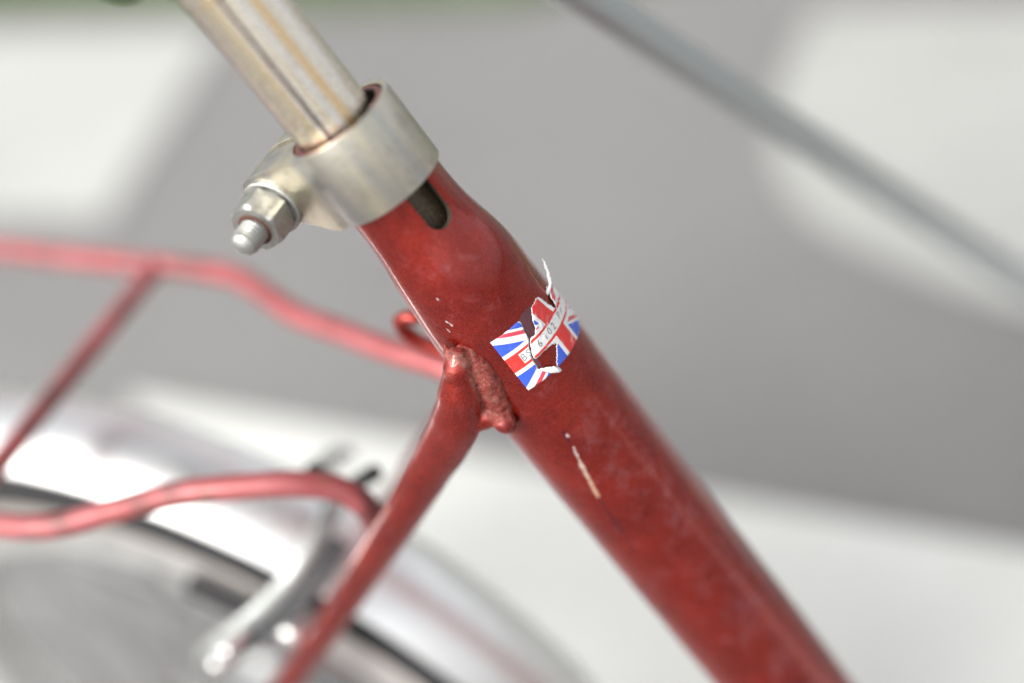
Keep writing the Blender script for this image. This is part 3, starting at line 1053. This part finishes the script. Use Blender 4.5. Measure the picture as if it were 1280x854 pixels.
def patch(bm, poly, h=0.0, step=0.7, torn=None):
    vs = list(poly)
    n = len(vs)
    us, vv = [p.x for p in poly], [p.y for p in poly]
    u = min(us)
    while u < max(us):
        v = min(vv)
        while v < max(vv):
            q = (u + 0.11, v + 0.13)
            if inside(q, poly) and min((p - Vector(q)).length for p in poly) > 0.25:
                vs.append(Vector(q))
            v += step
        u += step
    V, E_, F_, *_ = delaunay_2d_cdt(vs, [(i, (i + 1) % n) for i in range(n)], [list(range(n))], 1, 1e-4)
    uvl = bm.loops.layers.uv.verify()
    bv = [bm.verts.new(sp_(p.x, p.y, h)) for p in V]
    if torn is not None:
        lay = bm.verts.layers.float.get('torn') or bm.verts.layers.float.new('torn')
        for b_, p in zip(bv, V):
            b_[lay] = 1.0 if any((p - q).length < 0.02 for q in torn) else 0.0
    for f in F_:
        try:
            fc = bm.faces.new([bv[i] for i in f])
        except ValueError:
            continue
        for lp, i in zip(fc.loops, f):
            lp[uvl].uv = (V[i].x, V[i].y)
LEFT = [(0.0, 0.0), (9.3, 0.0), (9.8, 0.6), (9.4, 2.0), (8.8, 4.9), (8.3, 6.4), (7.05, 8.4), (6.05, 11.3), (5.75, 14.2), (6.5, 15.2), (7.4, 17.0), (7.6, 18.0), (0.0, 18.0)]
RIGHT = [(9.0, 6.1), (7.45, 8.6), (6.5, 10.8), (6.9, 11.6), (8.2, 11.6), (10.1, 11.5), (12.5, 12.0), (14.1, 12.9), (12.6, 14.6), (11.2, 16.2), (9.6, 18.0), (36, 18.0), (36, 10.6), (32.0, 9.6),
         (29.5, 7.5), (27.4, 4.6), (25.4, 2.0), (24.4, 1.4), (23.9, 2.9), (22.6, 4.4), (22.0, 5.4), (21.7, 7.4), (23.0, 6.3), (22.6, 3.4), (19.4, 0.4), (18.6, 0.0), (14.7, 0.5), (13.0, 2.4), (11.8, 4.8), (10.5, 6.1)]
# the red block of the upper right keeps its ragged edge to the dark gap
RIGHT = RIGHT[:20] + [(22.3, 5.2), (21.8, 7.0), (21.0, 6.2), (20.4, 4.2), (20.0, 2.0), (19.2, 0.3), (18.4, 0.0)] + RIGHT[26:]
def flag_bm():
    bm = bmesh.new()
    bm.loops.layers.uv.new("UVMap")
    bm.verts.layers.float.new('torn')
    ml, mr = [], []
    pl_, pr_ = rough_edge(LEFT, set(range(1, 11)), 4, ml), rough_edge(RIGHT, set(list(range(0, 10)) + list(range(12, 40))), 5, mr)
    patch(bm, pl_, 0, 0.5, ml)
    patch(bm, pr_, 0, 0.5, mr)
    return bm
bm = flag_bm()
bm.normal_update()
me = bpy.data.meshes.new("sticker")
bm.to_mesh(me)
bm.free()
# make every face look outward
for _ in (0,):
    bm = bmesh.new()
    bm.from_mesh(me)
    for f in bm.faces:
        c = f.calc_center_median() - A0
        rdl = c - TD * c.dot(TD)
        if f.normal.dot(rdl) < 0:
            f.normal_flip()
    bm.to_mesh(me)
    bm.free()
sticker = link("sticker", me, M["flag"], bike)
sticker.matrix_parent_inverse = INV
sticker["label"] = "torn paper sticker printed with a Union Jack and small black letters"
md = sticker.modifiers.new("thickness", 'SOLIDIFY')
md.thickness = 0.00008
md.offset = -1

bm = bmesh.new()
PLUM = [(9.4, 0.2), (10.6, -0.5), (13.2, -0.6), (16.2, 0.1), (16.0, 1.2), (14.6, 3.0), (13.2, 5.6), (11.2, 7.4), (9.0, 8.4), (7.6, 11.0), (6.9, 14.2), (5.6, 14.0), (5.5, 11.2), (6.6, 8.2), (7.8, 6.2), (8.4, 3.0)]
patch(bm, rough_edge(PLUM, set(range(40)), 8), -0.10, 0.6)
for v in bm.verts:
    c = v.co - A0
    rd = c - TD * c.dot(TD)
    th = math.degrees(atan2(rd.dot(E1), rd.dot(E0)))
    r = tube_r_s(th, c.dot(TD) * 1000) + 0.00004
    v.co = A0 + TD * c.dot(TD) + rd.normalized() * r
pl = sub("old_paint_patch", bm, M["plum"], sticker)

# lettering, bent onto the paper
def letters():
    fc = bpy.data.curves.new("t", 'FONT')
    bm = bmesh.new()
    for ch, u0, dv in (("B", 3.85, 0.0), ("S", 5.75, -0.1), ("6", 9.55, 0.0), ("1", 12.1, -0.1), ("0", 14.0, -0.2), ("2", 16.1, 0.05), ("P", 20.1, -0.1), ("1", 22.0, -0.1)):
        fc.body = ch
        fc.size = 3.05
        fc.resolution_u = 4
        fc.offset = -0.035
        o = bpy.data.objects.new("t", fc)
        COL.objects.link(o)
        dg = bpy.context.evaluated_depsgraph_get()
        dg.update()
        me_ = bpy.data.meshes.new_from_object(o.evaluated_get(dg))
        base = 8.85 + 1.12 + dv
        vs = [bm.verts.new(sp_(u0 + v.co.x * 0.9, base - v.co.y, 0.03)) for v in me_.vertices]
        for p in me_.polygons:
            try:
                bm.faces.new([vs[i] for i in p.vertices])
            except ValueError:
                pass
        bpy.data.objects.remove(o)
        bpy.data.meshes.remove(me_)
    bpy.data.curves.remove(fc)
    return bm
sub("lettering", letters(), M["ink"], sticker, smooth=False)

# curled scraps: a flap by the hole and a sliver standing off the edge
def ribbon(pts, wdir, n=5):
    bm = bmesh.new()
    P, Rr = smooth_path([p for p, _ in pts], [(w_, w_) for _, w_ in pts], n)
    rows = []
    for i, (p, r) in enumerate(zip(P, Rr)):
        j = 0.00025 * noise.noise(Vector((i * 0.9, 3, 1)))
        rows.append([bm.verts.new(p - wdir * (r[0] + j)), bm.verts.new(p + V_ * 0.0002 * sin(i)), bm.verts.new(p + wdir * (r[0] - j))])
    for a, b in zip(rows, rows[1:]):
        for k in range(2):
            bm.faces.new((a[k], a[k + 1], b[k + 1], b[k]))
    return bm
fl = [(sp_(6.2, 15.0, 0.1), 0.0005), (sp_(6.9, 15.8, 0.5), 0.0010), (sp_(8.0, 16.6, 0.9), 0.0013), (sp_(9.2, 17.5, 1.0), 0.0013), (sp_(10.0, 18.2, 0.7), 0.0009), (sp_(10.4, 18.5, 0.3), 0.0003)]
o = sub("curled_scrap", ribbon(fl, (TD * 0.8 + R_ * 0.2).normalized()), M["paper"], sticker)
o.modifiers.new("thickness", 'SOLIDIFY').thickness = 0.0001
base = sp_(24.2, 2.2, 0.0)
k5 = 0.39 / 1778
def off(dx, dy):
    return base + R_ * (dx * k5) - U_ * (dy * k5)
sl_ = [(off(-6, 14), 0.0008), (off(-1, 4), 0.0007), (off(3, -7), 0.0004), (off(1, -16), 0.00045), (off(0, -22), 0.0003), (off(-3, -29), 0.00034), (off(-4, -33), 0.0002), (off(-7, -38), 0.0001)]
o = sub("curled_scrap", ribbon(sl_, (R_ * 0.95 + U_ * 0.2).normalized()), M["paper"], sticker)
o.modifiers.new("thickness", 'SOLIDIFY').thickness = 0.0001

# ------------------------------------------------------------------ leaning rod beyond the bicycle
bm = bmesh.new()
d = Vector((0.1103, 0.1382, -0.2387))
p0 = W((-0.0013, 0.1350, 0.0513))
a, b = p0 - d * 0.70, p0 + d * ((p0.z - 0.004) / 0.253)
sweep(bm, [a, a + (b - a) * 0.02, a + (b - a) * 0.98, b], [0.0063, 0.0068, 0.0068, 0.0063], 28, n=1)
rod = from_bm("metal_rod", bm, M["rod"], sharp=50)
tag(rod, "slim grey metal rod leaning across the asphalt behind the red bicycle", "rod")
